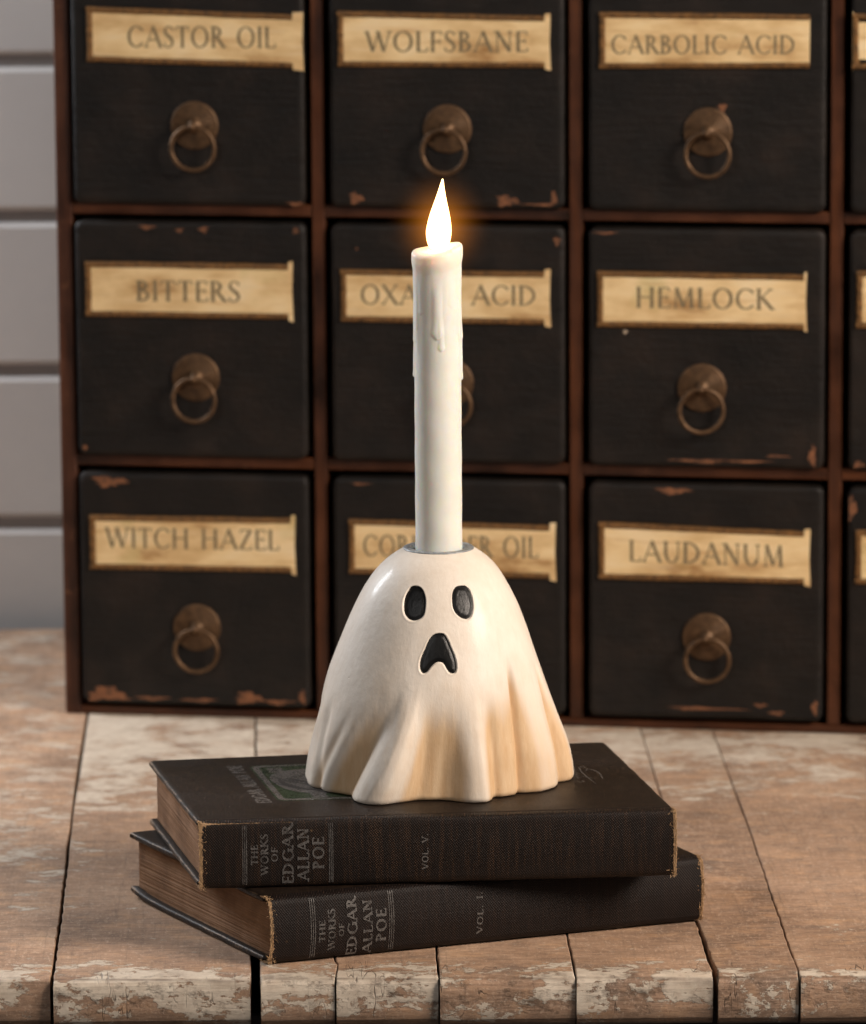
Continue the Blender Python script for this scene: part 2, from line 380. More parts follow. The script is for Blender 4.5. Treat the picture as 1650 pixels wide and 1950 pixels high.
# ---------------------------------------------------------------- lettering: a stroke alphabet with serifs
T, t_ = 1.0, 0.0
def L(x0, y0, x1, y1, w): return ('L', [(x0, y0), (x1, y1)], w)
def A(cx, cy, rx, ry, a0, a1): return ('A', cx, cy, rx, ry, a0, a1)
def SR(x, y): return ('S', x, y)
GL = {
 'A': (.84, [L(.05, .02, .43, 1, t_), L(.41, 1, .80, .02, T), L(.20, .36, .64, .36, t_), SR(.06, 0), SR(.80, 0)]),
 'B': (.60, [L(.13, 0, .13, 1, T), A(.15, .76, .33, .24, 90, -90), A(.15, .27, .42, .27, 90, -90), SR(.10, 0), SR(.10, 1)]),
 'C': (.80, [A(.46, .5, .42, .5, 48, 312), L(.76, .74, .76, .92, t_), L(.76, .1, .76, .24, t_)]),
 'D': (.82, [L(.13, 0, .13, 1, T), A(.15, .5, .62, .5, 90, -90), SR(.10, 0), SR(.10, 1)]),
 'E': (.56, [L(.13, 0, .13, 1, T), L(.1, .97, .52, .97, t_), L(.1, .52, .44, .52, t_), L(.1, .03, .55, .03, t_), L(.52, .97, .52, .82, t_), L(.55, .03, .55, .2, t_), L(.44, .43, .44, .61, t_)]),
 'F': (.54, [L(.13, 0, .13, 1, T), L(.1, .97, .52, .97, t_), L(.1, .5, .44, .5, t_), L(.52, .97, .52, .82, t_), L(.44, .41, .44, .6, t_), SR(.13, 0)]),
 'G': (.84, [A(.46, .5, .42, .5, 48, 330), L(.80, .04, .80, .42, T), L(.76, .74, .76, .92, t_), SR(.80, .42)]),
 'H': (.84, [L(.13, 0, .13, 1, T), L(.71, 0, .71, 1, T), L(.13, .52, .71, .52, t_), SR(.13, 0), SR(.13, 1), SR(.71, 0), SR(.71, 1)]),
 'I': (.28, [L(.14, 0, .14, 1, T), SR(.14, 0), SR(.14, 1)]),
 'K': (.74, [L(.13, 0, .13, 1, T), L(.64, .98, .16, .5, t_), L(.26, .58, .72, .02, T), SR(.13, 0), SR(.13, 1), SR(.64, 1), SR(.72, 0)]),
 'L': (.56, [L(.13, 0, .13, 1, T), L(.1, .03, .54, .03, t_), L(.54, .03, .54, .22, t_), SR(.13, 1)]),
 'M': (1.0, [L(.15, 0, .19, 1, t_), L(.19, 1, .5, .05, T), L(.5, .05, .81, 1, t_), L(.81, 1, .86, 0, T), SR(.15, 0), SR(.86, 0)]),
 'N': (.84, [L(.13, 0, .13, 1, t_), L(.12, 1, .70, .02, T), L(.70, 0, .70, 1, t_), SR(.13, 0), SR(.70, 1), SR(.08, 1)]),
 'O': (.92, [A(.46, .5, .42, .5, 0, 360)]),
 'P': (.58, [L(.13, 0, .13, 1, T), A(.15, .74, .38, .26, 90, -90), SR(.13, 0), SR(.10, 1)]),
 'R': (.70, [L(.13, 0, .13, 1, T), A(.15, .74, .36, .26, 90, -90), L(.32, .48, .66, .02, T), SR(.13, 0), SR(.10, 1), SR(.68, 0)]),
 'S': (.54, [('P', [(.46, .86), (.38, .95), (.26, .99), (.13, .93), (.08, .78), (.14, .63), (.28, .52), (.41, .40), (.47, .25), (.42, .10), (.28, .01), (.15, .03), (.06, .14)], [0, .1, .1, .3, .7, 1, 1, 1, .8, .4, .1, .1, 0]), L(.47, .80, .47, .95, t_), L(.05, .05, .05, .22, t_)]),
 'T': (.66, [L(.33, 0, .33, 1, T), L(.03, .97, .63, .97, t_), L(.03, .97, .03, .80, t_), L(.63, .97, .63, .80, t_), SR(.33, 0)]),
 'U': (.82, [L(.13, .32, .13, 1, T), L(.70, .32, .70, 1, t_), A(.415, .32, .285, .32, 180, 360), SR(.13, 1), SR(.70, 1)]),
 'V': (.80, [L(.05, 1, .40, .02, T), L(.40, .02, .74, 1, t_), SR(.05, 1), SR(.74, 1)]),
 'W': (1.14, [L(.05, 1, .33, .02, T), L(.33, .02, .58, .95, t_), L(.55, 1, .83, .02, T), L(.83, .02, 1.09, 1, t_), SR(.05, 1), SR(.55, 1), SR(1.09, 1)]),
 'X': (.76, [L(.06, 1, .70, 0, T), L(.06, 0, .68, 1, t_), SR(.06, 0), SR(.70, 0), SR(.06, 1), SR(.68, 1)]),
 'Z': (.66, [L(.08, .97, .58, .97, t_), L(.58, .98, .07, .03, T), L(.07, .03, .62, .03, t_), L(.62, .03, .62, .2, t_), L(.08, .97, .08, .82, t_)]),
 '.': (.24, [L(.05, .07, .19, .07, T)]), ' ': (.42, []),
}
def ribbon(pts, ws):
    P = []
    for i, (x, y) in enumerate(pts):
        a = pts[max(i-1, 0)]; b = pts[min(i+1, len(pts)-1)]; dx, dy = b[0]-a[0], b[1]-a[1]; l = math.hypot(dx, dy) or 1
        nx, ny = -dy/l, dx/l; w = ws[i]/2; P.append(((x+nx*w, y+ny*w), (x-nx*w, y-ny*w)))
    return [(P[i][0], P[i][1], P[i+1][1], P[i+1][0]) for i in range(len(P)-1)]
def glyph(ch, tw, tn, ser):
    out = []
    for k, st in enumerate(GL[ch][1]):
        if st[0] == 'L':
            (x0, y0), (x1, y1) = st[1]; w = tw if st[2] else tn; n = 5
            out.append(ribbon([(x0+(x1-x0)*i/n, y0+(y1-y0)*i/n) for i in range(n+1)], [w]*(n+1)))
        elif st[0] == 'A':
            _, cx, cy, rx, ry, a0, a1 = st; n = max(8, int(abs(a1-a0)/15)); p = []; w = []
            for i in range(n+1):
                a = R(a0+(a1-a0)*i/n); wi = tn+(tw-tn)*abs(math.cos(a))**1.3; p.append((cx+(rx-wi*.3)*math.cos(a), cy+(ry-wi*.3)*math.sin(a))); w.append(wi)
            out.append(ribbon(p, w))
        elif st[0] == 'P': out.append(ribbon(st[1], [tn+(tw-tn)*q for q in st[2]]))
        elif st[0] == 'S':
            x, y = st[1], st[2]; y = y+(tn/2 if y < .5 else -tn/2)
            out.append(ribbon([(x-ser, y), (x, y), (x+ser, y)], [tn*1.1]*3))
    return out
def lettering(mb, text, width, height, f, tw=.16, tn=.06, ser=.11, track=.10):
    tot = sum(GL[c][0] for c in text)+track*(len(text)-1); sx = width/tot; x = 0
    for c in text:
        for k, rb in enumerate(glyph(c, tw, tn, ser)):
            for q in rb:
                n = len(mb.V); mb.V += [tuple(f((x+px)*sx, py*height, k)) for px, py in q]; mb.F.append((n, n+1, n+2, n+3))
        x += GL[c][0]+track

# ---------------------------------------------------------------- the table
tb = thing('table', 'weathered plank table top with flaking cream paint along its front edge, under the books', 'table', (0, 0, 0))
def yfront(x): return -1.2-.035*(x+17)
seams = [(-62, .05), (-50, .05), (-38, .06), (-27.5, .05), (-17.03, .07), (-7.95, .22), (-4.3, .035), (.25, .05), (6.24, .04), (12.43, .13), (16.28, .035), (25, .06), (33.5, .05), (44, .06), (56, .05), (68, .05)]
def seam(i, y, side):
    x, g = seams[i]; a = i*1.7
    wob = .05*math.sin(y*.13+a)+.012*math.sin(y*.7+2*a)+.012*math.sin(y*2.9+a)+.008*math.sin(y*6.1+a)
    if i == 6: wob += .16*math.exp(-((y-.2)/.8)**2)-.06
    if i == 5: wob *= .15; g = g*(1 if y < 6 else max(.3, 1-(y-6)/20))
    if i == 9: g = g*max(.35, 1-max(0, y)/14); wob += .12*math.exp(-((y+1)/1.2)**2)
    j = .02*math.sin(y*3.7+side*5+a)*min(1, g/.05)
    return x+wob+side*g+j
ys = sorted(set([75.2, 68, 60, 52, 45, 38, 32, 27, 23]+[round(.6*k, 2) for k in range(1, 34)]))[::-1]
for i in range(len(seams)-1):
    mb = MB(); rows = []; yf = yfront((seams[i][0]+seams[i+1][0])/2)+random.uniform(-.07, .07); dz = random.uniform(-.035, .0)
    if i in (5, 6, 7, 8): dz *= .3
    prof = [(y, 0, -2.31) for y in ys if y > yf+1]+[(yf+.9, -.004, -2.31), (yf+.5, -.03, -2.3), (yf+.24, -.08, -2.28), (yf+.08, -.16, -2.2), (yf, -.30, -2.1), (yf-.02, -.9, -1.5), (yf+.03, -1.2, -1.4)][:5]
    for (y, zt, zb) in prof:
        b = .05; xl, xr = seam(i, y, 1), seam(i+1, y, -1); zt += dz
        rows.append([(xl+.01, y, zb), (xl, y, zt-b), (xl+b*.35, y, zt-b*.3), (xl+b, y, zt), ((xl+xr)/2, y, zt), (xr-b, y, zt), (xr-b*.35, y, zt-b*.3), (xr, y, zt-b), (xr-.01, y, zb)])
    mb.grid(rows, closev=True)
    # the nosing face, gently bellied, with its lower round
    last = rows[-1]; y = yf; xl, xr = seam(i, y, 1), seam(i+1, y, -1)
    fr = []
    for zz, o in ((-.30+dz, 0), (-.6, -.05), (-1.0, -.06), (-1.5, -.04), (-1.95, .02), (-2.2, .16), (-2.3, .4)):
        fr.append([(xl+(xr-xl)*k/6, y+o, zz) for k in range(7)])
    mb.grid(fr)
    n0 = len(mb.V); 
    mb.add([(xl, y, -.30+dz), (xl, y-.05, -.6), (xl, y-.06, -1.0), (xl, y-.04, -1.5), (xl, y+.02, -1.95), (xl, y+.16, -2.2), (xl, y+.4, -2.3), (xl, y+1.5, -2.3), (xl, y+1.5, -.30+dz)], [tuple(range(9))])
    mb.add([(xr, y, -.30+dz), (xr, y-.05, -.6), (xr, y-.06, -1.0), (xr, y-.04, -1.5), (xr, y+.02, -1.95), (xr, y+.16, -2.2), (xr, y+.4, -2.3), (xr, y+1.5, -2.3), (xr, y+1.5, -.30+dz)], [tuple(range(9))])
    me = mb.me('plank', TABLE); 
    me.polygons.foreach_set('use_smooth', [False]*len(me.polygons))
    obj('plank', me, tb)
mb = MB(); mb.box(-60, 66, .9, 74, -3.6, -2.33, .1); obj('underframe', mb.me('underframe', UNDER), tb)
mb = MB(); mb.box(-58, 64, 1.2, 3.4, -13, -3.62, .1); obj('apron', mb.me('apron', UNDER), tb)

# ---------------------------------------------------------------- the wall
wl = thing('wall', 'pale grey shiplap wall of wide horizontal boards, out of focus behind the table', 'wall', (20, 76.0, 0), -yaw)
for k in range(-3, 15):
    z0 = -3.1+8.94*k; mb = MB(); mb.box(-190, 190, 0, 1.6, z0+.36, z0+8.58, .25)
    obj('board', mb.me('board', WALL), wl)
mb = MB(); mb.box(-190, 190, .32, 2.4, -30, 132, .05); obj('backing', mb.me('backing', GROOVE), wl)

# ---------------------------------------------------------------- the apothecary cabinet
cab = thing('drawer_cabinet', 'old mahogany apothecary cabinet with rows of black drawers, behind the ghost', 'cabinet', (-17.765, 52.836, 0), -0.17855)
CP, RP = 13.65, 13.52
def part(name, mat, *b, bev=.06):
    mb = MB(); mb.box(*b, bev); return obj(name, mb.me(name, mat), cab)
part('side_panel', CABS, -.42, .42, 0, 18, 0, 40.6); part('side_panel', CABS, 4*CP-.38, 4*CP+.46, 0, 18, 0, 40.6)
for i in (1, 2, 3): part('divider', CABW, i*CP-.35, i*CP+.35, .02, 17.6, .47, 40.55)
part('bottom_board', CABR, .425, 4*CP-.385, .06, 17.8, .0, .46); part('top_board', CABR, -.6, 4*CP+.7, -.3, 18.2, 40.605, 41.5)
for j in (1, 2):
    for i in range(4): part('rail', CABR, i*CP+(.425 if i == 0 else .355), (i+1)*CP-(.385 if i == 3 else .355), .05, 17.6, j*RP+.06, j*RP+.70)
part('back_panel', DARK, -.3, 4*CP+.3, 17.85, 18.1, .5, 40.5)

def rrect(x0, x1, z0, z1, r, n=6):
    P = []
    for cx, cz, a in ((x1-r, z1-r, 0), (x0+r, z1-r, 90), (x0+r, z0+r, 180), (x1-r, z0+r, 270)):
        for k in range(n+1):
            q = R(a+90*k/n); P.append((cx+r*math.cos(q), cz+r*math.sin(q)))
    return P
def drawer_front_mesh():
    mb = MB(); rows = []
    for ins, y in ((0.0, 2.0), (0, -.14), (.03, -.24), (.09, -.31), (.18, -.345), (.32, -.355)):
        rows.append([(x, y, z) for x, z in rrect(.62+ins, 13.02-ins, .68+ins, 13.30-ins, .42-ins*.6)])
    mb.grid(rows, closev=True); n = len(rows[0]); mb.F.append(tuple(range(len(mb.V)-n, len(mb.V)))); mb.F.append(tuple(range(n))[::-1])
    return mb.me('drawer', DRAWER, smooth=True)
DM = drawer_front_mesh()
for e in DM.polygons:
    if len(e.vertices) > 6: e.use_smooth = False
def knob_meshes():
    mb = MB(); f = lambda x, y, h: (x, -h, y)
    prof = [(1.28, -.05), (1.28, .10), (1.24, .16)]
    r = 1.20; h = .16
    while r > .42:
        prof += [(r, h+.0), (r-.04, h+.045), (r-.085, h+.0)]; r -= .12; h += .014
    prof += [(.40, h), (.30, h+.03), (.22, h+.16), (0.001, h+.2)]
    mb.lathe(prof, f, 48); plate = mb.me('knob_plate', BRASS, smooth=True)
    mb = MB(); mb.lathe([(.001, h+.1), (.16, h+.1), (.16, h+.30), (.19, h+.36), (.21, h+.48), (.17, h+.60), (.10, h+.66), (.001, h+.67)], f, 20); boss = mb.me('boss', BRASS, smooth=True)
    mb = MB(); rr_, tr = 1.15, .118; H = h+.47
    mb.grid([[(( rr_+tr*math.cos(b))*math.sin(a), -H-tr*math.sin(b), -rr_+.06+(rr_+tr*math.cos(b))*math.cos(a)) for b in [2*math.pi*k/12 for k in range(12)]] for a in [2*math.pi*j/56 for j in range(56)]], closeu=True, closev=True)
    ring = mb.me('ring', BRASS, smooth=True)
    return plate, boss, ring
PL, BO, RI = knob_meshes()
# label boxes (left u, right u, top z left/right, bottom z left/right) in cabinet centimetres, with the words and their span
LAB = {(0, 0): (1.48, 13.0, 38.16, 37.81, 35.25, 35.0, .55, 'CASTOR OIL', 3.66, 36.03, 11.56, 36.05, 1.12),
 (0, 1): (14.85, 26.03, 38.04, 37.86, 35.1, 35.15, .28, 'WOLFSBANE', 16.34, 35.9, 24.86, 35.98, 1.08),
 (0, 2): (28.61, 39.54, 38.1, 38.05, 35.13, 35.26, 0, 'CARBOLIC ACID', 29.23, 35.91, 38.78, 35.99, .98),
 (1, 0): (1.18, 12.31, 24.65, 24.65, 21.70, 21.71, .22, 'BITTERS', 3.92, 22.57, 9.52, 22.6, 1.1),
 (1, 1): (14.89, 26.0, 24.43, 24.46, 21.64, 21.65, .3, 'OXALIC ACID', 15.95, 22.57, 25.26, 22.66, 1.06),
 (1, 2): (28.49, 39.44, 24.55, 24.50, 21.58, 21.62, .12, 'HEMLOCK', 30.52, 22.63, 37.7, 22.63, 1.1),
 (2, 0): (1.17, 12.3, 10.98, 11.05, 8.03, 8.09, .22, 'WITCH HAZEL', 2.05, 9.22, 11.45, 9.28, 1.1),
 (2, 1): (15.21, 26.25, 11.08, 10.95, 8.10, 8.07, .3, 'CORIANDER OIL', 15.97, 9.07, 25.33, 9.17, 1.15),
 (2, 2): (28.56, 39.7, 11.2, 10.91, 8.12, 8.10, .3, 'LAUDANUM', 30.16, 9.11, 38.35, 8.99, 1.15),
 (0, 3): (41.75, 52.9, 38.13, 38.0, 35.23, 35.2, .3, '', 0, 0, 0, 0, 0), (1, 3): (42.05, 53.1, 24.76, 24.6, 21.73, 21.7, .3, '', 0, 0, 0, 0, 0), (2, 3): (42.1, 53.1, 11.07, 11.0, 8.16, 8.1, .3, '', 0, 0, 0, 0, 0)}
KN = {(0, 0): (7.17, 4.90), (0, 1): (6.96, 4.87), (0, 2): (6.97, 4.86), (1, 0): (7.06, 5.0), (1, 1): (7.0, 4.97), (1, 2): (6.70, 4.93), (2, 0): (6.93, 4.98), (2, 1): (6.95, 4.95), (2, 2): (6.98, 5.14)}
CH = {(0, 0): [(12.51, .81, .85, .17), (3.1, 12.9, .5, .12)], (0, 1): [(2.08, 1.13, .68, .58), (10.06, 1.1, 1.07, .52), (11.86, .94, 1.69, .14), (12.55, 1.3, .28, .63)],
 (0, 2): [(7.72, 6.12, .4, .42)], (1, 0): [(4.53, 12.99, .73, .22), (6.28, 12.84, .34, .2), (7.58, 12.90, .45, .28), (12.5, 12.9, .28, .3), (1.0, 1.1, .25, .25)],
 (1, 1): [(12.72, 12.55, .3, .42), (2.1, 12.0, .12, .12)], (1, 2): [(1.6, 13.02, 1.1, .12), (6.65, 1.03, 2.82, .2), (9.0, 1.05, 2.54, .13), (10.65, 1.36, 1.13, .12), (12.5, 1.4, .36, 1.0)],
 (2, 0): [(2.27, 12.8, 1.7, .5), (1.97, 1.18, 2.03, .75), (4.41, 1.03, 1.69, .2), (6.99, .98, 1.69, .2), (9.71, 1.18, 1.41, .62), (11.28, .98, 1.41, .28), (12.6, 1.3, .36, .7)],
 (2, 2): [(5.18, 12.92, 1.6, .34), (6.82, 1.25, 3.66, .16), (10.72, 1.1, .73, .23), (12.7, 1.45, .3, .7), (9.83, 1.5, .6, .2)], (2, 3): [(.95, 12.2, .4, 1.1)], (1, 3): [(1.3, 1.0, .5, .3)], (2, 1): [(2.2, 12.95, .9, .1)]}
for (r, c), lb in LAB.items():
    ou, oz = c*CP, (2-r)*RP
    d = obj('drawer', DM, cab, (ou+(.08 if c else 0), 0, oz))
    u0_, u1_, tl, tr_, bl, br, notch, word, wx0, wz0, wx1, wz1, wh = lb
    d['label'] = ('drawer marked ' + word) if word else ('drawer cut off by the right edge of the photo, ' + ('top row', 'middle row', 'bottom row')[r])
    o2 = (.08 if c else 0); u0_ -= ou+o2; u1_ -= ou+o2; tl -= oz; tr_ -= oz; bl -= oz; br -= oz
    wdt = u1_-u0_
    def q(a, b, y):  # a,b in 0..1 on the label quad
        zt = tl+(tr_-tl)*a; zb = bl+(br-bl)*a; return (u0_+wdt*a, y, zb+(zt-zb)*b)
    H = ((tl-bl)+(tr_-br))/2; bw = .33/H; bx = .34/wdt; nx = 1-(notch/wdt)
    # holder: three raised bars, the right end open
    mb = MB()
    def bar(a0, a1, b0, b1):
        n = 14; rows = []
        for k in range(n+1):
            s_ = k/n; along = (a1-a0)*wdt > (b1-b0)*H
            row = []
            for (w, y) in ((0, -.356), (.10, -.50), (.45, -.535), (.8, -.50), (1, -.40)):
                jt = random.uniform(-.035, .035)
                if along: row.append(q(a0+(a1-a0)*s_, b0+(b1-b0)*w+jt*.5/H, y))
                else: row.append(q(a0+(a1-a0)*w+jt*.5/wdt, b0+(b1-b0)*s_, y))
            rows.append(row)
        mb.grid(rows)
    bar(0, nx, 1, 1-bw); bar(0, nx, 0, bw); bar(0, bx, bw*.6, 1-bw*.6)
    obj('label_holder', mb.me('label_holder', HOLD), d)
    mb = MB(); e = .012; top = [(bx*.6, 1-bw*.7)]; bot = []
    pts = [(bx*.6, bw*.7), (nx-.001, bw*.7), (nx+.002, -.03), (1+.004, -.05), (.998, .5), (1.003, 1.05), (nx+.002, 1.04), (nx-.001, 1-bw*.7), (bx*.6, 1-bw*.7)] if notch > .05 else [(bx*.6, bw*.6), (1, bw*.5), (1, .5), (1.002, 1-bw*.6), (bx*.6, 1-bw*.6)]
    if c == 3 and r == 0: pts = [(.0, -.02), (.03, .18), (.97, .18), (1, -.03), (1, 1.04), (.97, .84), (.03, .84), (0, 1.03)]
    F = [q(a, b, -.435) for a, b in pts]; B = [q(a, b, -.40) for a, b in pts]; n = len(pts)
    mb.add(F+B, [tuple(range(n))]+[(i, (i+1) % n, n+(i+1) % n, n+i) for i in range(n)])
    obj('label_card', mb.me('label_card', CARD), d)
    if word:
        mb = MB(); wx0 -= ou+o2; wx1 -= ou+o2; wz0 -= oz; wz1 -= oz; sl = (wz1-wz0)/(wx1-wx0)
        lettering(mb, word, wx1-wx0, wh, lambda x, y, k: (wx0+x, -.441-.0012*k, wz0+y+sl*x), .15, .065, .10, .10)
        obj('lettering', mb.me('lettering', INK), d)
    if (r, c) in KN:
        kx, kz = KN[(r, c)]; kx -= o2
        p = obj('knob_plate', PL, d, (kx, -.34, kz)); p.rotation_euler = (0, random.uniform(-.1, .1), 0)
        obj('knob_boss', BO, d, (kx, -.34, kz)); g = obj('ring_pull', RI, d, (kx+random.uniform(-.05, .05), -.34, kz-.04)); g.rotation_euler = (random.uniform(-.03, .03), random.uniform(-.10, .10), random.uniform(-.22, .22))
    if (r, c) in CH:
        for (x, z, w, h) in CH[(r, c)]:
            mb = MB(); n = 26; ph = random.random()*9
            ring = []
            for k in range(n):
                a = 2*math.pi*k/n; m = 1+.28*math.sin(3*a+ph)+.2*math.sin(7*a+2*ph)+random.uniform(-.14, .14)
                ring.append((x-o2+w/2*m*math.cos(a), z+h/2*m*math.sin(a)))
            yb = -.3595
            mb.add([(px, yb-.002, pz) for px, pz in ring]+[(px, yb+.02, pz) for px, pz in ring], [tuple(range(n))]+[(i, (i+1) % n, n+(i+1) % n, n+i) for i in range(n)])
            obj('paint_chip', mb.me('paint_chip', CHIP), d)
mb = MB(); mb.lathe([(.11, 0), (.09, .02), (.001, .03)], lambda x, y, h: (2.57+x, -.356-h, 7.81+y), 10)
dd = [o for o in cab.children if o.get('label') == 'drawer marked HEMLOCK'][0]
obj('pale_fleck', mb.me('pale_fleck', CHIPW), dd)

# ---------------------------------------------------------------- the books
def book(name, label, Q, z0, H, board, cloth, bulge, corner, spine_lines, vol, seed, tail):
    rs = random.Random(seed)
    O = Vector((Q[0][0], Q[0][1], 0)); b = thing(name, label, 'book', (O.x, O.y, z0))
    P = [Vector((x, y, 0))-O for x, y in Q]; Ls = (P[1]-P[0]).length; Ts = ((P[3]-P[0]).length+(P[2]-P[1]).length)/2
    e1 = (P[1]-P[0]).normalized(); e2 = Vector((-e1.y, e1.x, 0))
    def W(s, t, z):
        a, c = s/Ls, t/Ts
        v = P[0]*(1-a)*(1-c)+P[1]*a*(1-c)+P[2]*a*c+P[3]*(1-a)*c; return (v.x, v.y, z)
    # boards
    bt = .29
    for nm, za, zb, up in (('back_cover', 0, bt, -1), ('front_cover', H-bt, H, 1)):
        mb = MB(); rows = []; wear = []
        base = rrect(-.02, Ls+.02, .62, Ts, .16, 5); cx, cy = Ls/2, Ts/2
        dens = []
        for k in range(len(base)):
            p, q_ = base[k], base[(k+1) % len(base)]; n = max(1, int(math.hypot(q_[0]-p[0], q_[1]-p[1])/.7))
            dens += [(p[0]+(q_[0]-p[0])*j/n, p[1]+(q_[1]-p[1])*j/n) for j in range(n)]
        jit = [rs.uniform(-.02, .02) for _ in dens]
        for ins, z, w in ((.5, za, 0), (.10, za, .35), (.03, za+.04, .7), (0, za+.10, .6), (0, zb-.10, .6), (.03, zb-.03, .8), (.09, zb, .55), (.28, zb+.004, 0), (1.2, zb+.004, 0)):
            row = []
            for (x, y), j in zip(dens, jit):
                dx, dy = cx-x, cy-y; m = max(abs(dx)/(Ls/2), abs(dy)/(Ts/2)) or 1
                xx = x+(1 if dx > 0 else -1)*min(ins, abs(dx)); yy = y+(1 if dy > 0 else -1)*min(ins, abs(dy)) if (y > .63 or True) else y
                if ins < .05: xx += j; yy += j
                cw = math.exp(-min(math.hypot(x, y-Ts), math.hypot(x-Ls, y-Ts))/.5)
                curl = 0
                if nm == 'back_cover' and tail: curl = .22*math.exp(-math.hypot(x, y-Ts)/.9)
                row.append(W(xx, yy, z+curl)); wear.append(min(1, w*(.55+.45*rs.random())+.3*cw*(w > 0)) if y > .7 else .1*w)
            rows.append(row)
        mb.grid(rows, closev=True); n = len(dens); mb.F += [tuple(range(n)), tuple(range(len(mb.V)-n, len(mb.V)))]
        me = mb.me(nm, board, attrs={'wear': wear}); me.polygons.foreach_set('use_smooth', [len(p.vertices) < 6 for p in me.polygons]); obj(nm, me, b)
    # spine: a curved skin that wraps round the text block
    c = corner; c2 = min(.9, c*1.5)
    a4 = max(.34, c+.04)
    prof = [(.95, H-.045), (max(.72, a4+.2), H-.03), (max(.55, a4+.1), H-.004), (a4, H+.006), (c*.75, H-.01), (c*.42, H-.045), (c*.16, H-.12), (.0, H-.30)]
    prof += [(-bulge*math.sin(math.pi*(k/8)), H-.30-(H-.62)*k/8) for k in range(1, 8)]
    prof += [(0, .32), (c*.2, .14), (c*.5, .05), (c*.9, .012), (a4+.26, .004), (.95+.1, .03)]
    cum = [0]
    for a, q_ in zip(prof, prof[1:]): cum.append(cum[-1]+math.hypot(a[0]-q_[0], a[1]-q_[1]))
    def SP(s, l, off=0):
        l = max(0, min(cum[-1], l)); i = max(0, min(len(prof)-2, int(np.searchsorted(cum, l))-1)); f = (l-cum[i])/(cum[i+1]-cum[i])
        t0, zz = prof[i][0]+(prof[i+1][0]-prof[i][0])*f, prof[i][1]+(prof[i+1][1]-prof[i][1])*f
        dt, dz = prof[i+1][0]-prof[i][0], prof[i+1][1]-prof[i][1]; m = math.hypot(dt, dz)
        return W(s, t0+dz/m*off, zz-dt/m*off)
    fz = [(p[1], cc) for p, cc in zip(prof, cum)][5:17]
    def lz(z): return float(np.interp(-z, [-a for a, _ in fz], [b_ for _, b_ in fz]))
    sv = sorted([.0]+[.025*k*1.12**k for k in range(1, 9)]+[Ls-.025*k*1.12**k for k in range(1, 9)]+[Ls]+[.55+(Ls-1.1)*k/110 for k in range(111)]); ns, nl = len(sv)-1, 92; rows = []; wear = []; inner = []
    for i in range(ns+1):
        s = sv[i]; rag = (rs.uniform(-.06, .08) if i in (0, ns) else 0)
        row = []; 
        for j in range(nl+1):
            l = cum[-1]*j/nl; rg = rs.uniform(-.05, .06) if i in (0, ns) else 0
            row.append(SP(s+rg, l, .012*math.sin(s*2.1+l)*.6))
            p = SP(s, l); ed = min(s, Ls-s); a = math.exp(-ed/(.24 if tail == 0 and s < 2 else .15))
            hz = p[2]; tp = math.exp(-(abs(l-lz(H-.06)))/.075)*(.95 if hz > H*.6 else 0); bm_ = math.exp(-(abs(l-lz(.07)))/.05)*.3
            fade = .35+.65*math.exp(-s/6) if tail == 0 else .25
            wear.append(min(1, a*1.0+tp*fade+bm_))
        rows.append(row)
    mb = MB(); mb.grid(rows); 
    n1 = len(mb.V); mb.grid([[SP(Ls*q_, cum[-1]*j/nl, -.09) for j in range(nl+1)] for q_ in (0, .5, 1)]); wear += [1]*(len(mb.V)-n1)
    for i in (0, ns):       # close the thickness at both ends
        n1 = len(mb.V); mb.grid([[SP(Ls*i/ns, cum[-1]*j/nl, 0) for j in range(nl+1)], [SP(Ls*i/ns, cum[-1]*j/nl, -.09) for j in range(nl+1)]]); wear += [1]*(len(mb.V)-n1)
    me = mesh('spine', mb.V, mb.F, cloth, smooth=True, attrs={'wear': wear}); sp = obj('spine', me, b)
    # text block: leaves in thin uneven layers
    mb = MB(); nlay = 34; rows = []; zs0, zs1 = bt, H-bt
    for k in range(nlay+1):
        z = zs0+(zs1-zs0)*k/nlay; v = (k/nlay-.5)*2
        for half in (0, 1):
            if half and k == nlay: break
            zz = z+half*(zs1-zs0)/nlay*.55; i0 = .30+rs.uniform(-.012, .02); i1 = .34+rs.uniform(0, .03)
            fr = .12+.28*(v*v)*.6; row = [] ; r_ = [(i0, fr), (Ls-i0, fr), (Ls-i0, Ts-i1), (i0, Ts-i1)]
            for a in range(4):
                p, q_ = r_[a], r_[(a+1) % 4]
                for m in range(6): row.append(W(p[0]+(q_[0]-p[0])*m/6, p[1]+(q_[1]-p[1])*m/6, zz+(.012*math.sin(m+k*.7) if 0 < k < nlay else 0)))
            rows.append(row)
    mb.grid(rows, closev=True); n = len(rows[0]); mb.F += [tuple(range(n)), tuple(range(len(mb.V)-n, len(mb.V)))]
    obj('page_block', mb.me('page_block', PAGES), b)
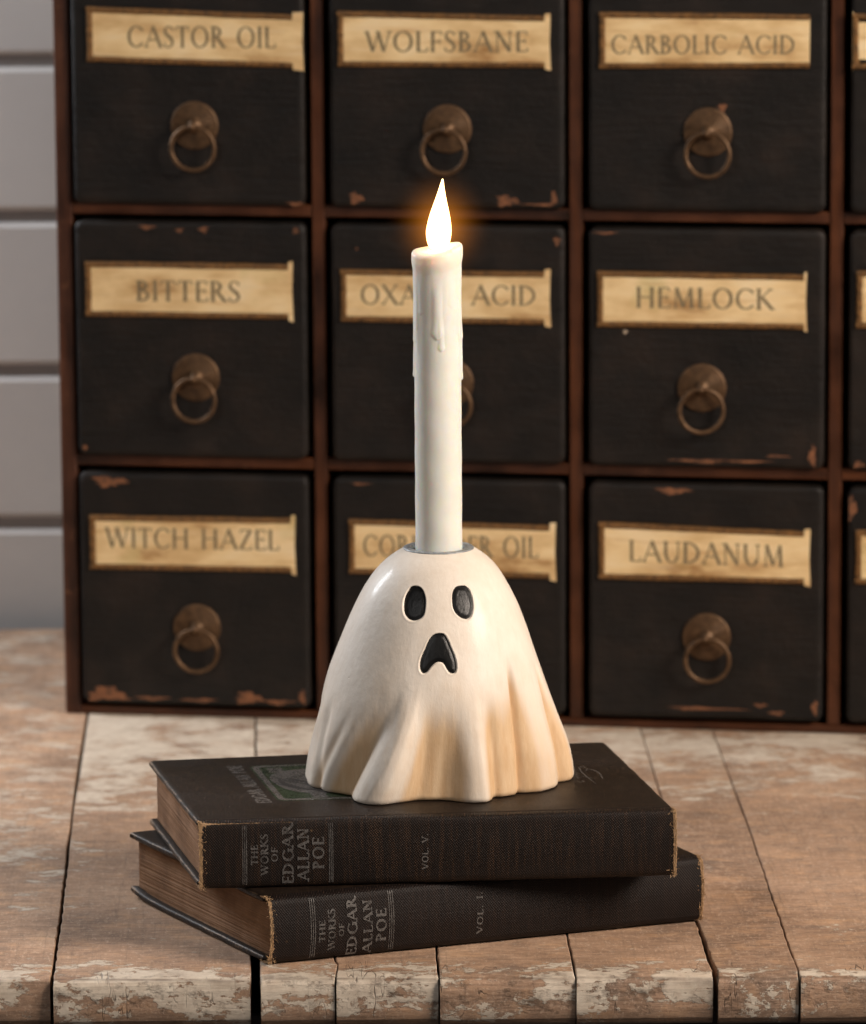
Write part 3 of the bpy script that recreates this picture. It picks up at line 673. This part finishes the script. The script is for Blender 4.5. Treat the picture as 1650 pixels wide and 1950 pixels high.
    # frayed threads at head and tail of the spine
    for end, cnt in ((0, 210), (1, 150)):
        mb = MB()
        for k in range(cnt):
            l = rs.uniform(lz(H-.03)-.25, lz(.05)+.1); s = rs.uniform(-.03, .10) if rs.random() < .8 else rs.uniform(0, .3)
            if rs.random() < .22: l = rs.choice([lz(H-.05)+rs.gauss(0, .12), lz(.06)+rs.gauss(0, .12)])
            ln = rs.uniform(.05, .18)*(1 if rs.random() < .9 else 2.2); sg = 1 if end else -1
            s0 = (Ls-s) if end else s; p = Vector(SP(s0, l, .012)); dirv = Vector(e1)*sg*rs.uniform(-.5, 1)+Vector((0, 0, 1))*rs.uniform(-1, 1)+(-Vector(e2))*rs.uniform(0, .5)
            pts = [p]; 
            for m in range(3):
                dirv = dirv.normalized()+Vector((rs.uniform(-.7, .7), rs.uniform(-.7, .7), rs.uniform(-.7, .5))); pts.append(pts[-1]+dirv.normalized()*ln/3)
            mb.tube(pts, rs.uniform(.008, .017), 3, [1, 1, .8, .3])
        o = obj('frayed_thread', mb.me('frayed_thread', THREAD), b); o['kind'] = 'stuff'
        mb = MB()
        for q_ in range(3):      # rope-like bound edge of the cloth
            sg = (Ls+.02-q_*.05) if end else (-.02+q_*.05)
            mb.tube([SP(sg+rs.uniform(-.025, .025), lz(H-.04)-.1+(lz(.04)+.1-lz(H-.04))*k/40, rs.uniform(-.01, .02)) for k in range(41)], .026-.004*q_, 5)
        obj('bound_edge', mb.me('bound_edge', THREAD, smooth=True), b)
    # lettering on the spine
    mb = MB()
    for (word, s0, zt, s1, zb) in spine_lines:
        l1, l0 = lz(zb), lz(zt); Wd = l1-l0; Hh = s1-s0
        lettering(mb, word, Wd, Hh, lambda x, y, k: SP(s1-y, l1-x, .026+.0012*k), .20, .11, .14, .14)
    obj('title_lettering', mb.me('title_lettering', PRINT), sp)
    for s in (1.92, 2.01, 2.09, 5.82, 5.90, 5.98) if tail == 0 else (1.88, 1.98, 2.08, 5.62, 5.72, 5.82):
        mb = MB(); la, lb_ = lz(H-.16), lz(.2); mb.grid([[SP(s-.018, la+(lb_-la)*k/24, .026) for k in range(25)], [SP(s+.018, la+(lb_-la)*k/24, .026) for k in range(25)]])
        obj('rule_line', mb.me('rule_line', PRINT), sp)
    mb = MB(); word, s0, zt, s1, zb = vol; l1, l0 = lz(zb), lz(zt)
    lettering(mb, word, l1-l0, s1-s0, lambda x, y, k: SP(s1-y, l1-x, .026+.0012*k), .20, .12, .12, .14)
    obj('volume_lettering', mb.me('volume_lettering', PRINT), sp)
    return b, W, Ls, Ts, H, sp
bot = book('book', 'lower dark brown clothbound book marked VOL. I., lying on the planks', [(-7.29, .39), (12.60, 7.0), (6.7, 20.6), (-13.85, 13.3)], 0.02, 3.08, COVER, CLOTH2, .16, .55,
    [('THE', 2.26, 1.88, 2.54, .9), ('WORKS', 2.70, 2.37, 3.03, .49), ('OF', 3.19, 1.67, 3.43, 1.08), ('EDGAR', 3.60, 2.78, 4.07, .12), ('ALLAN', 4.37, 2.62, 4.80, .17), ('POE', 4.98, 2.16, 5.46, .67)],
    ('VOL. I.', 9.83, 2.47, 10.12, .55), 5, 1)
top = book('book', 'upper dark brown clothbound book marked VOL. V., with the ghost standing on it', [(-10.39, 2.12), (11.12, 3.41), (8.71, 17.46), (-12.89, 14.73)], 3.115, 3.08, COVER, CLOTH, .06, .22,
    [('THE', 2.28, 2.02, 2.59, 1.11), ('WORKS', 2.72, 2.51, 3.06, .63), ('OF', 3.20, 1.89, 3.49, 1.23), ('EDGAR', 3.70, 2.92, 4.20, .20), ('ALLAN', 4.38, 2.73, 4.90, .31), ('POE', 5.06, 2.30, 5.58, .86)],
    ('VOL. V.', 10.0, 2.33, 10.29, .69), 9, 0)
# print on the upper cover
b, Wc, Ls, Ts, H, sp = top; fc = [o for o in b.children if o.name.startswith('front_cover')][0]
def CV(s, t, k=0): return Wc(s, t, H+.0075+.0012*k)
mb = MB(); lettering(mb, 'EDGAR ALLAN POE', 7.85, .66, lambda x, y, k: CV(3.96-y, 3.75+x, k), .30, .15, .10, .08)
obj('cover_lettering', mb.me('cover_lettering', PRINT2), fc)
def plate(name, pts, mat, k): 
    mb = MB(); mb.add([CV(s, t, k) for s, t in pts], [tuple(range(len(pts)))]); return obj(name, mb.me(name, mat), fc)
def ring2(name, outer, inner, mat, k):
    mb = MB(); mb.grid([[CV(s, t, k) for s, t in outer], [CV(s, t, k) for s, t in inner]], closev=True); return obj(name, mb.me(name, mat), fc)
plate('emblem_ground', rrect(4.28, 9.0, 4.0, 11.5, .45), GREEN, 0)
ring2('emblem_border', rrect(4.38, 8.9, 4.1, 11.4, .42), rrect(4.66, 8.62, 4.42, 11.12, .3), PRINT2, 2)
def ell(cx, cy, rx, ry, n=40, wob=0, ph=0, rot=0):
    o = []
    for k in range(n):
        a = 2*math.pi*k/n; m = 1+wob*math.sin(3*a+ph)+wob*.6*math.sin(5*a+1+ph); x, y = rx*m*math.cos(a), ry*m*math.sin(a)
        o.append((cx+x*math.cos(rot)-y*math.sin(rot), cy+x*math.sin(rot)+y*math.cos(rot)))
    return o
plate('emblem_disc', ell(6.5, 7.9, 1.75, 2.55, 60, .03), PRINT2, 3)
for (cx, cy) in ((5.35, 10.35), (6.35, 4.95)):
    for a in range(4):
        q_ = R(45+90*a); plate('emblem_leaf', ell(cx+.24*math.cos(q_), cy+.34*math.sin(q_), .2, .27, 16), PRINT2, 4)
mb = MB()
def cstroke(pts, w, k=5):
    P = []
    for i in range(len(pts)-1):
        for j in range(4): P.append((pts[i][0]+(pts[i+1][0]-pts[i][0])*j/4, pts[i][1]+(pts[i+1][1]-pts[i][1])*j/4))
    P.append(pts[-1]); n = len(P)
    for q_ in ribbon(P, [w*(.35+.65*math.sin(math.pi*(i+.5)/n)) for i in range(n)]):
        m = len(mb.V); mb.V += [CV(x, y, k) for x, y in q_]; mb.F.append((m, m+1, m+2, m+3))
for k in range(7): cstroke([(4.95+.22*k, 8.9-.3*k), (5.2+.2*k, 8.55-.28*k), (5.15+.26*k, 8.2-.22*k), (5.5+.22*k, 7.9-.22*k)], .13, 5+k % 3)
for k in range(9): cstroke([(5.5+.17*k, 8.5-.16*k+.3*math.sin(k)), (5.75+.17*k, 8.2-.12*k), (5.72+.17*k, 7.8-.1*k)], .16, 8+k % 3)
cstroke([(5.1, 8.2), (5.25, 7.3), (5.7, 6.5), (6.3, 6.1)], .35, 11); cstroke([(6.3, 6.2), (6.6, 5.8), (7.2, 6.2), (7.4, 6.9)], .3, 12)
for k in range(6): cstroke([(7.0+.08*k, 9.4-.25*k), (7.45+.06*k, 9.2-.25*k)], .12, 5)
obj('emblem_scroll', mb.me('emblem_scroll', DARKP), fc)
mb = MB()
cstroke([(19.74, 6.25), (19.84, 7.0), (19.84, 7.68), (19.7, 8.05), (19.52, 8.2), (19.40, 8.1), (19.32, 7.84)], .10, 2)
cstroke([(19.43, 7.9), (19.5, 8.35), (19.45, 8.67), (19.37, 8.8), (19.2, 8.55), (19.11, 7.87), (19.11, 7.11), (19.16, 6.34), (19.21, 5.35)], .09, 3)
cstroke([(18.9, 6.9), (19.14, 6.64), (19.45, 6.3)], .06, 4); cstroke([(18.45, 6.14), (18.57, 5.74), (18.79, 5.86), (18.73, 6.1)], .06, 4)
for k in range(9): cstroke([(18.40+.05*k, 6.4+.34*k), (18.66+.05*k, 6.5+.34*k), (18.62+.05*k, 6.62+.34*k), (18.86+.04*k, 6.72+.34*k)], .07, 5)
obj('cover_flourish', mb.me('cover_flourish', PRINT2), fc)

# ---------------------------------------------------------------- the ghost candle holder
GX,GY,GZ=0.69,10.5,6.2
HL=[0,1.19,2.71,4.05,5.32,6.58,7.84,9.0,9.76,10.47,10.83]; RL=[6.2,6.07,5.82,5.51,5.09,4.59,4.07,3.5,2.99,2.33,1.66]
HR=[0,.76,1.86,2.71,3.64,4.91,6.1,7.19,8.2,9.13,9.9,10.47,10.83]; RR=[6.24,6.19,5.95,5.6,5.25,4.79,4.38,4.03,3.66,3.2,2.75,2.27,1.66]
FT=[-78,-72,-64.5,-57,-48.7,-40.8,-34,-27.5,-23.8,-13.7,-2,5.5,13.4,20.7,28.3,34.7,47.5,54.4,65,73.8,80,86.5, 100,112,124,138,150,163,176,190,203,217,230,244,256,268,275]
FR=[6.34,6.3,6.15,5.72,5.65,6.3,6.5,6.3,5.66,4.85,4.75,5.01,5.53,5.69,5.05,5.12,5.2,5.69,5.87,5.65,6.2,6.25, 5.9,6.2,5.5,5.7,5.1,5.6,5.0,5.6,5.1,5.7,5.4,6.2,5.8,6.3,6.25]
_t=np.radians(np.arange(-180,181,1.0))
def _per(x):
    X=np.array(FT+[FT[0]+360.]);Y=np.array(FR+[FR[0]]);
    xd=(np.degrees(x)-X[0])%360+X[0]
    return np.interp(xd,X,Y)
_g=_per(_t[:-1]);k=np.exp(-.5*(np.arange(-6,7)/1.5)**2);k/=k.sum()
_g=sum(np.roll(_g,i-6)*k[i] for i in range(13))
def foot(th):
    return np.interp((np.degrees(th)+180)%360,np.arange(361),np.append(_g,_g[0]))
def sm(a,b,x):
    t=np.clip((x-a)/(b-a),0,1);return t*t*(3-2*t)
_hh=np.linspace(0,10.83,200)
def _sp(H,R):
    y=np.interp(_hh,H,R);y2=y.copy()
    for _ in range(60):
        y2[1:-1]=.25*y2[:-2]+.5*y2[1:-1]+.25*y2[2:]
    return y2
_L=_sp(HL,RL);_R=_sp(HR,RR)
def smooth_r(th,h):
    m=.5+.5*np.sin(th)
    r=np.interp(h,_hh,_L)*(1-m)+np.interp(h,_hh,_R)*m
    sq=.09*np.cos(th)**2*(1-np.clip(h/9,0,1))
    return r*(1-sq)
def radius(th,h):
    d=np.degrees(th);d=(d+180)%360-180
    s=np.interp(d,[-130,-90,-64,-25,-9,6,21,43,130],[0,-14,-20,-20,-8,-3,3,0,0])
    tb=th+np.radians(s*np.clip(h,0,7)/4)
    hs=np.interp(d,[-180,-90,-60,-30,-10,10,30,46,70,90,180],[6.2,6.0,5.8,5.9,5.7,5.5,5.6,6.6,6.2,6.0,6.2])
    w=sm(hs,.6,h)
    f=foot(tb)-smooth_r(tb,0*h)
    # sharp crevices
    def crev(c,wd,dep,h0):
        return -dep*np.exp(-((d-c)/wd)**2)*sm(h0,h0-1.6,h)
    e=crev(44.5,2.2,.28,6.4)+crev(75,2.0,.22,5.9)+crev(-68+0*h,3,.12,4.6)
    r=smooth_r(th,h)+w*f
    bd=np.degrees(tb);bd=(bd+180)%360-180
    for c,wd,dep,h0 in ((-50,3.2,.07,4.6),(-70,3.0,.10,4.6),(-17,3.6,.07,4.6),(3,4,.04,4.2),(28.5,2.8,.15,5.0)):
        e=e-dep*np.exp(-((bd-c)/wd)**2)*sm(h0,h0-2.6,h)
    st=0
    for c,wd,a in ((-55,7,.32),(-72,4,.22),(-12,7,.15),(2,5,.15),(30,5,.42),(43,5,.40),(48,3,.2),(79,5,.38)):
        st=st+a*np.exp(-((bd-c)/wd)**2)*w
    return r+e-(crev(44.5,2.2,.28,6.4)+crev(75,2.0,.22,5.9)+crev(-68+0*h,3,.12,4.6))*0,(-(w*f)*.75-e*1.0+st)
def hem(h):  # rounding of the lower hem
    x=np.clip(h/.28,0,1);return .28*(1-np.sqrt(np.clip(1-(1-x)**2,0,1)))*.8

E1=[(-23.55, 9.626), (-19.66, 9.62), (-15.74, 9.506), (-13.26, 9.288), (-11.92, 9.031), (-11.85, 8.693), (-12.58, 8.426), (-15.15, 8.246), (-18.53, 8.154), (-22.37, 8.166), (-26.03, 8.312), (-28.66, 8.567), (-29.86, 8.865), (-30.09, 9.165), (-28.73, 9.431), (-26.83, 9.577)]
E2=[(17.72, 9.619), (21.92, 9.594), (25.19, 9.424), (26.03, 9.134), (25.71, 8.831), (24.27, 8.535), (21.84, 8.279), (18.77, 8.181), (15.48, 8.212), (12.07, 8.347), (9.47, 8.562), (8.34, 8.867), (8.8, 9.203), (10.62, 9.457), (13.76, 9.588)]
MO=[(-1.2, 7.65), (1.73, 7.599), (4.26, 7.309), (6.02, 6.993), (7.97, 6.598), (8.73, 6.208), (7.99, 5.938), (5.82, 5.86), (3.56, 5.928), (1.77, 6.149), (0.22, 6.324), (-2.22, 6.374), (-4.55, 6.312), (-6.82, 6.157), (-9.13, 5.939), (-11.45, 5.882), (-13.2, 6.035), (-13.72, 6.306), (-12.99, 6.618), (-11.05, 6.969), (-9.01, 7.319), (-6.46, 7.551), (-3.56, 7.643)]
def toflat(P):     # (deg, h) -> flat cm on the face
    out = []
    for d, h in P:
        r = float(smooth_r(R(d), h)); out.append((R(d)*r, h))
    return np.array(out)
def smoothpoly(P, n=4):
    P = np.array(P); out = []
    m = len(P)
    for i in range(m):
        p0, p1, p2, p3 = P[i-1], P[i], P[(i+1) % m], P[(i+2) % m]
        for k in range(n):
            t = k/n; out.append(.5*((2*p1)+(-p0+p2)*t+(2*p0-5*p1+4*p2-p3)*t*t+(-p0+3*p1-3*p2+p3)*t**3))
    return np.array(out)
SH = [smoothpoly(p) for p in (E1, E2, MO)]
SF = [toflat(p) for p in SH]
def sdist(px, py, poly):      # signed distance, negative inside
    d = np.full(px.shape, 1e9); ins = np.zeros(px.shape, bool); n = len(poly)
    for i in range(n):
        a = poly[i]; b = poly[(i+1) % n]; e = b-a; wx, wy = px-a[0], py-a[1]
        t = np.clip((wx*e[0]+wy*e[1])/(e@e), 0, 1); d = np.minimum(d, np.hypot(wx-e[0]*t, wy-e[1]*t))
        c = ((a[1] > py) != (b[1] > py)) & (px < (b[0]-a[0])*(py-a[1])/(b[1]-a[1]+1e-12)+a[0]); ins ^= c
    return np.where(ins, -d, d)
th = np.concatenate([np.radians(np.linspace(-100, 100, 620)), np.radians(np.linspace(100, 260, 180)[1:-1])])
hs_ = np.concatenate([np.linspace(0, .3, 8), np.linspace(.3, 5.5, 110)[1:], np.linspace(5.5, 9.9, 210)[1:], np.linspace(9.9, 10.83, 26)[1:]])
TH, HH = np.meshgrid(th, hs_, indexing='ij')
RR_, FO = radius(TH, HH); RR_ = RR_-hem(HH)
fx = TH*smooth_r(TH, HH)
dsh = np.minimum.reduce([sdist(fx, HH, p) for p in SF])
rim = .010*np.exp(-((dsh-.05)/.035)**2)
RR_ = RR_-.13*sm(.012, -.03, dsh)*(np.abs(TH) < 1)+rim*(np.abs(TH) < 1)
ftop = sm(10.45, 10.83, HH)
gh = thing('ghost_candle_holder', 'cream sheet ghost figurine with black eyes and frowning mouth, holding the candle', 'candle holder', (GX, GY, GZ))
X_ = RR_*np.sin(TH); Y_ = -RR_*np.cos(TH); nu, nv = TH.shape
V = np.stack([X_, Y_, HH], -1).reshape(-1, 3)
ii, jj = np.meshgrid(np.arange(nu), np.arange(nv-1), indexing='ij'); i2 = (ii+1) % nu
F = np.stack([ii*nv+jj, i2*nv+jj, i2*nv+jj+1, ii*nv+jj+1], -1).reshape(-1, 4).tolist()
V = V.tolist(); n0 = len(V)
fold = np.clip(FO, 0, 2).reshape(-1).tolist()
# roll the crown over into the collar, and close the base
prev = [i*nv+nv-1 for i in range(nu)]
for (rr2, h2) in ((1.62, 10.85), (1.50, 10.84), (1.45, 10.70), (1.40, 10.4)):
    cur = list(range(len(V), len(V)+nu)); V += [(rr2*math.sin(a), -rr2*math.cos(a), h2) for a in th]; fold += [0]*nu
    F += [(prev[i], prev[(i+1) % nu], cur[(i+1) % nu], cur[i]) for i in range(nu)]; prev = cur
F.append(tuple([i*nv for i in range(nu)][::-1]))
me = mesh('body', V, F, GHOST, smooth=True, attrs={'fold': fold})
me.polygons[len(me.polygons)-1].use_smooth = False
obj('body', me, gh)
for nm, P, fl in (('eye', SH[0], SF[0]), ('eye', SH[1], SF[1]), ('mouth', SH[2], SF[2])):
    c = P.mean(0)
    if nm == 'mouth': c = np.array([-1.6, 6.85])
    x0, x1, y0, y1 = P[:, 0].min(), P[:, 0].max(), P[:, 1].min(), P[:, 1].max()
    gx = np.linspace(x0-.4, x1+.4, 44); gy = np.linspace(y0-.03, y1+.03, 44); GXm, GYm = np.meshgrid(gx, gy, indexing='ij')
    sr = smooth_r(np.radians(GXm), GYm); ds = sdist(np.radians(GXm)*sr, GYm, fl)
    r_, _f = radius(np.radians(GXm), GYm)
    r_ = r_-.095+.045*sm(-.02, -.22, ds)-.06*sm(-.005, .03, ds)
    a = np.radians(GXm); Vv = np.stack([r_*np.sin(a), -r_*np.cos(a), GYm], -1).reshape(-1, 3); Fv = []
    for i in range(43):
        for j in range(43):
            if ds[i:i+2, j:j+2].min() < .012: Fv.append((i*44+j, (i+1)*44+j, (i+1)*44+j+1, i*44+j+1))
    obj(nm, mesh(nm, Vv, Fv, BLACK, smooth=True), gh)
mb = MB(); rows = []
for (r_, h) in ((1.58, 10.80), (1.63, 10.86), (1.62, 10.895), (1.50, 10.905), (1.30, 10.90), (1.235, 10.88), (1.22, 10.6), (1.21, 9.4), (.01, 9.38)):
    rows.append([((r_+.012*math.sin(5*a+r_*9)+random.uniform(-.006, .006))*math.sin(a), -(r_+.008*math.sin(7*a))*math.cos(a), h+random.uniform(-.006, .006)) for a in [2*math.pi*k/90 for k in range(90)]])
mb.grid(rows, closev=True); obj('candle_cup', mb.me('candle_cup', ZINC, smooth=True), gh)

# ---------------------------------------------------------------- the candle
ca = thing('candle', 'slim ivory taper candle with wax drips and a glowing flame, standing in the ghost', 'candle', (.70, 10.5, 15.6))
CH_ = 15.35
na, nh = 200, 330
TA = np.linspace(-math.pi, math.pi, na, endpoint=False); HZ = np.linspace(0, 1, nh)
A_, K_ = np.meshgrid(TA, HZ, indexing='ij'); D = np.degrees(A_)
lean = 0
# uneven top rim: low rounded shoulder on the left, raised lip on the right
topz = CH_+.12*np.cos(A_*1-2.4)+.16*sm(15, 75, D)*sm(150, 95, D)+.10*np.sin(3*A_+.5)*.35
Zc = K_*topz
r_ = np.full_like(Zc, 1.075)
def sheet(z0): return sm(z0-.12, z0+.03, Zc)
lo = 11.2+.6*np.sin(A_*2+1.0)+.35*np.sin(A_*5+2)
lo = np.where(np.abs(D-90) < 30, 11.25, lo); lo = np.where(np.abs(D+90) < 26, 11.15, lo)
side = sm(48, 66, np.abs(D))*sm(135, 112, np.abs(D))
r_ += .035*sheet(lo)*side
def drip(c, z0, z1, w, hgt, bulb=1.35):
    ww = w*(1+(bulb-1)*np.exp(-((Zc-z0-w*1.2)/(w*1.5))**2)); d = R(1)*(D-c)*1.08
    d = (d+math.pi*1.08) % (2*math.pi*1.08)-math.pi*1.08
    tip = np.sqrt(np.clip((Zc-z0)/(w*1.3), 0, 1)); m = np.clip(1-(d/(1.35*ww*tip+1e-6))**2, 0, 1)**1.3*sm(z1, z1-1.2, Zc)*(Zc > z0)
    return hgt*m*(1+.4*np.exp(-((Zc-z0-w)/(w*1.6))**2))
for a in ((-3, 11.3, 14.3, .20, .050, 1.25), (7, 10.75, 12.6, .11, .045, 1.25), (-48, 12.4, 14.4, .10, .02), (-62, 11.7, 13.7, .09, .018), (38, 12.7, 14.4, .16, .016), (88, 9.3, 12.2, .12, .06), (-88, 9.45, 11.8, .1, .05), (60, 12.6, 14.3, .05, .02), (150, 10.1, 14, .12, .06), (-140, 9.8, 14, .12, .06), (180, 11, 14, .14, .06)):
    r_ = r_+drip(*a)
# collar swelling at the top
r_ += .07*sm(topz-1.0, topz-.45, Zc)*(1-.0*Zc)
rt = np.clip((Zc-(topz-.22))/.22, 0, 1); r_ -= (.30*(1-np.sqrt(np.clip(1-rt*rt, 0, 1))))*np.where(D > 35, .35, 1.0)
r_ += .006*np.sin(Zc*3+A_*2)
V = np.stack([r_*np.sin(A_), -r_*np.cos(A_), Zc], -1).reshape(-1, 3).tolist()
F = [(i*nh+j, ((i+1) % na)*nh+j, ((i+1) % na)*nh+j+1, i*nh+j+1) for i in range(na) for j in range(nh-1)]
prev = [i*nh+nh-1 for i in range(na)]
for f_, dz in ((.85, .0), (.7, -.06), (.5, -.14), (.25, -.18), (.01, -.19)):
    cur = list(range(len(V), len(V)+na))
    for i in range(na):
        rr3 = r_[i, -1]*f_; z = topz[i, -1]*(f_)+(CH_)*(1-f_)+dz; V.append((rr3*math.sin(TA[i]), -rr3*math.cos(TA[i]), z))
    F += [(prev[i], prev[(i+1) % na], cur[(i+1) % na], cur[i]) for i in range(na)]; prev = cur
F.append(tuple([i*nh for i in range(na)][::-1]))
obj('wax_body', mesh('wax_body', V, F, WAX, smooth=True), ca)
mb = MB(); pf = [(.05, -.14), (.20, -.12), (.35, -.03), (.46, .12), (.545, .38), (.585, .72), (.56, 1.02), (.49, 1.4), (.40, 1.75), (.31, 2.05), (.225, 2.35), (.155, 2.62), (.10, 2.85), (.062, 3.02), (.04, 3.13), (.02, 3.18), (.002, 3.19)]
hh_ = np.array([p[1] for p in pf]); rr4 = np.array([p[0] for p in pf]); hq = np.concatenate([np.linspace(-.14, 0, 7), np.linspace(0, 3.0, 50)[1:], np.linspace(3.0, 3.19, 10)[1:]]); rq = np.interp(hq, hh_, rr4)
for _ in range(3): rq[1:-1] = .25*rq[:-2]+.5*rq[1:-1]+.25*rq[2:]
mb.grid([[(r_1*math.cos(2*math.pi*k/48)+.07*(h/1.6)**1.6, r_1*math.sin(2*math.pi*k/48), h) for k in range(48)] for r_1, h in zip(rq, hq)], closev=True)
obj('flame', mb.me('flame', FLAME, smooth=True), ca, (.06, -.05, 15.35+.02))

# emissive volume added to imitate lens bloom: a round glow of small extent
gt = BLOOM.node_tree; gt.nodes.remove(gt.nodes['Principled BSDF']); go = gt.nodes['Material Output']
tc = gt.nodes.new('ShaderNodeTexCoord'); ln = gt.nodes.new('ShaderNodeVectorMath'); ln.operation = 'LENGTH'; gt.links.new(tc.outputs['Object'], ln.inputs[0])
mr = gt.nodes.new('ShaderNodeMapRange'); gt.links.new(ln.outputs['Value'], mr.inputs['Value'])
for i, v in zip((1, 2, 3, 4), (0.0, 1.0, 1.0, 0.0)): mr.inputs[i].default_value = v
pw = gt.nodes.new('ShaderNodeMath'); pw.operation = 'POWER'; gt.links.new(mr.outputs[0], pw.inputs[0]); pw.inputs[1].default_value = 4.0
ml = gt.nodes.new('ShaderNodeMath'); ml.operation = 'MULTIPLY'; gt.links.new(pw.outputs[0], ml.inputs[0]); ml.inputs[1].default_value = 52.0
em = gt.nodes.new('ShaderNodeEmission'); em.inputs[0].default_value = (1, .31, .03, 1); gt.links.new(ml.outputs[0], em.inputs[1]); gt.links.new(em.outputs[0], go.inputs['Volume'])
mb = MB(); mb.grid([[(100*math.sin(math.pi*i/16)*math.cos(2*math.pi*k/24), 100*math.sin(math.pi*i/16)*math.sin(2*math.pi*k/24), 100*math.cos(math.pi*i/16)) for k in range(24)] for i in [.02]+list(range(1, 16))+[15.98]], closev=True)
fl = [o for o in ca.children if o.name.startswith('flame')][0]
g = obj('bloom_halo', mb.me('bloom_halo', BLOOM), fl, (.08, 0, 1.0)); g.scale = (.030, .030, .034)
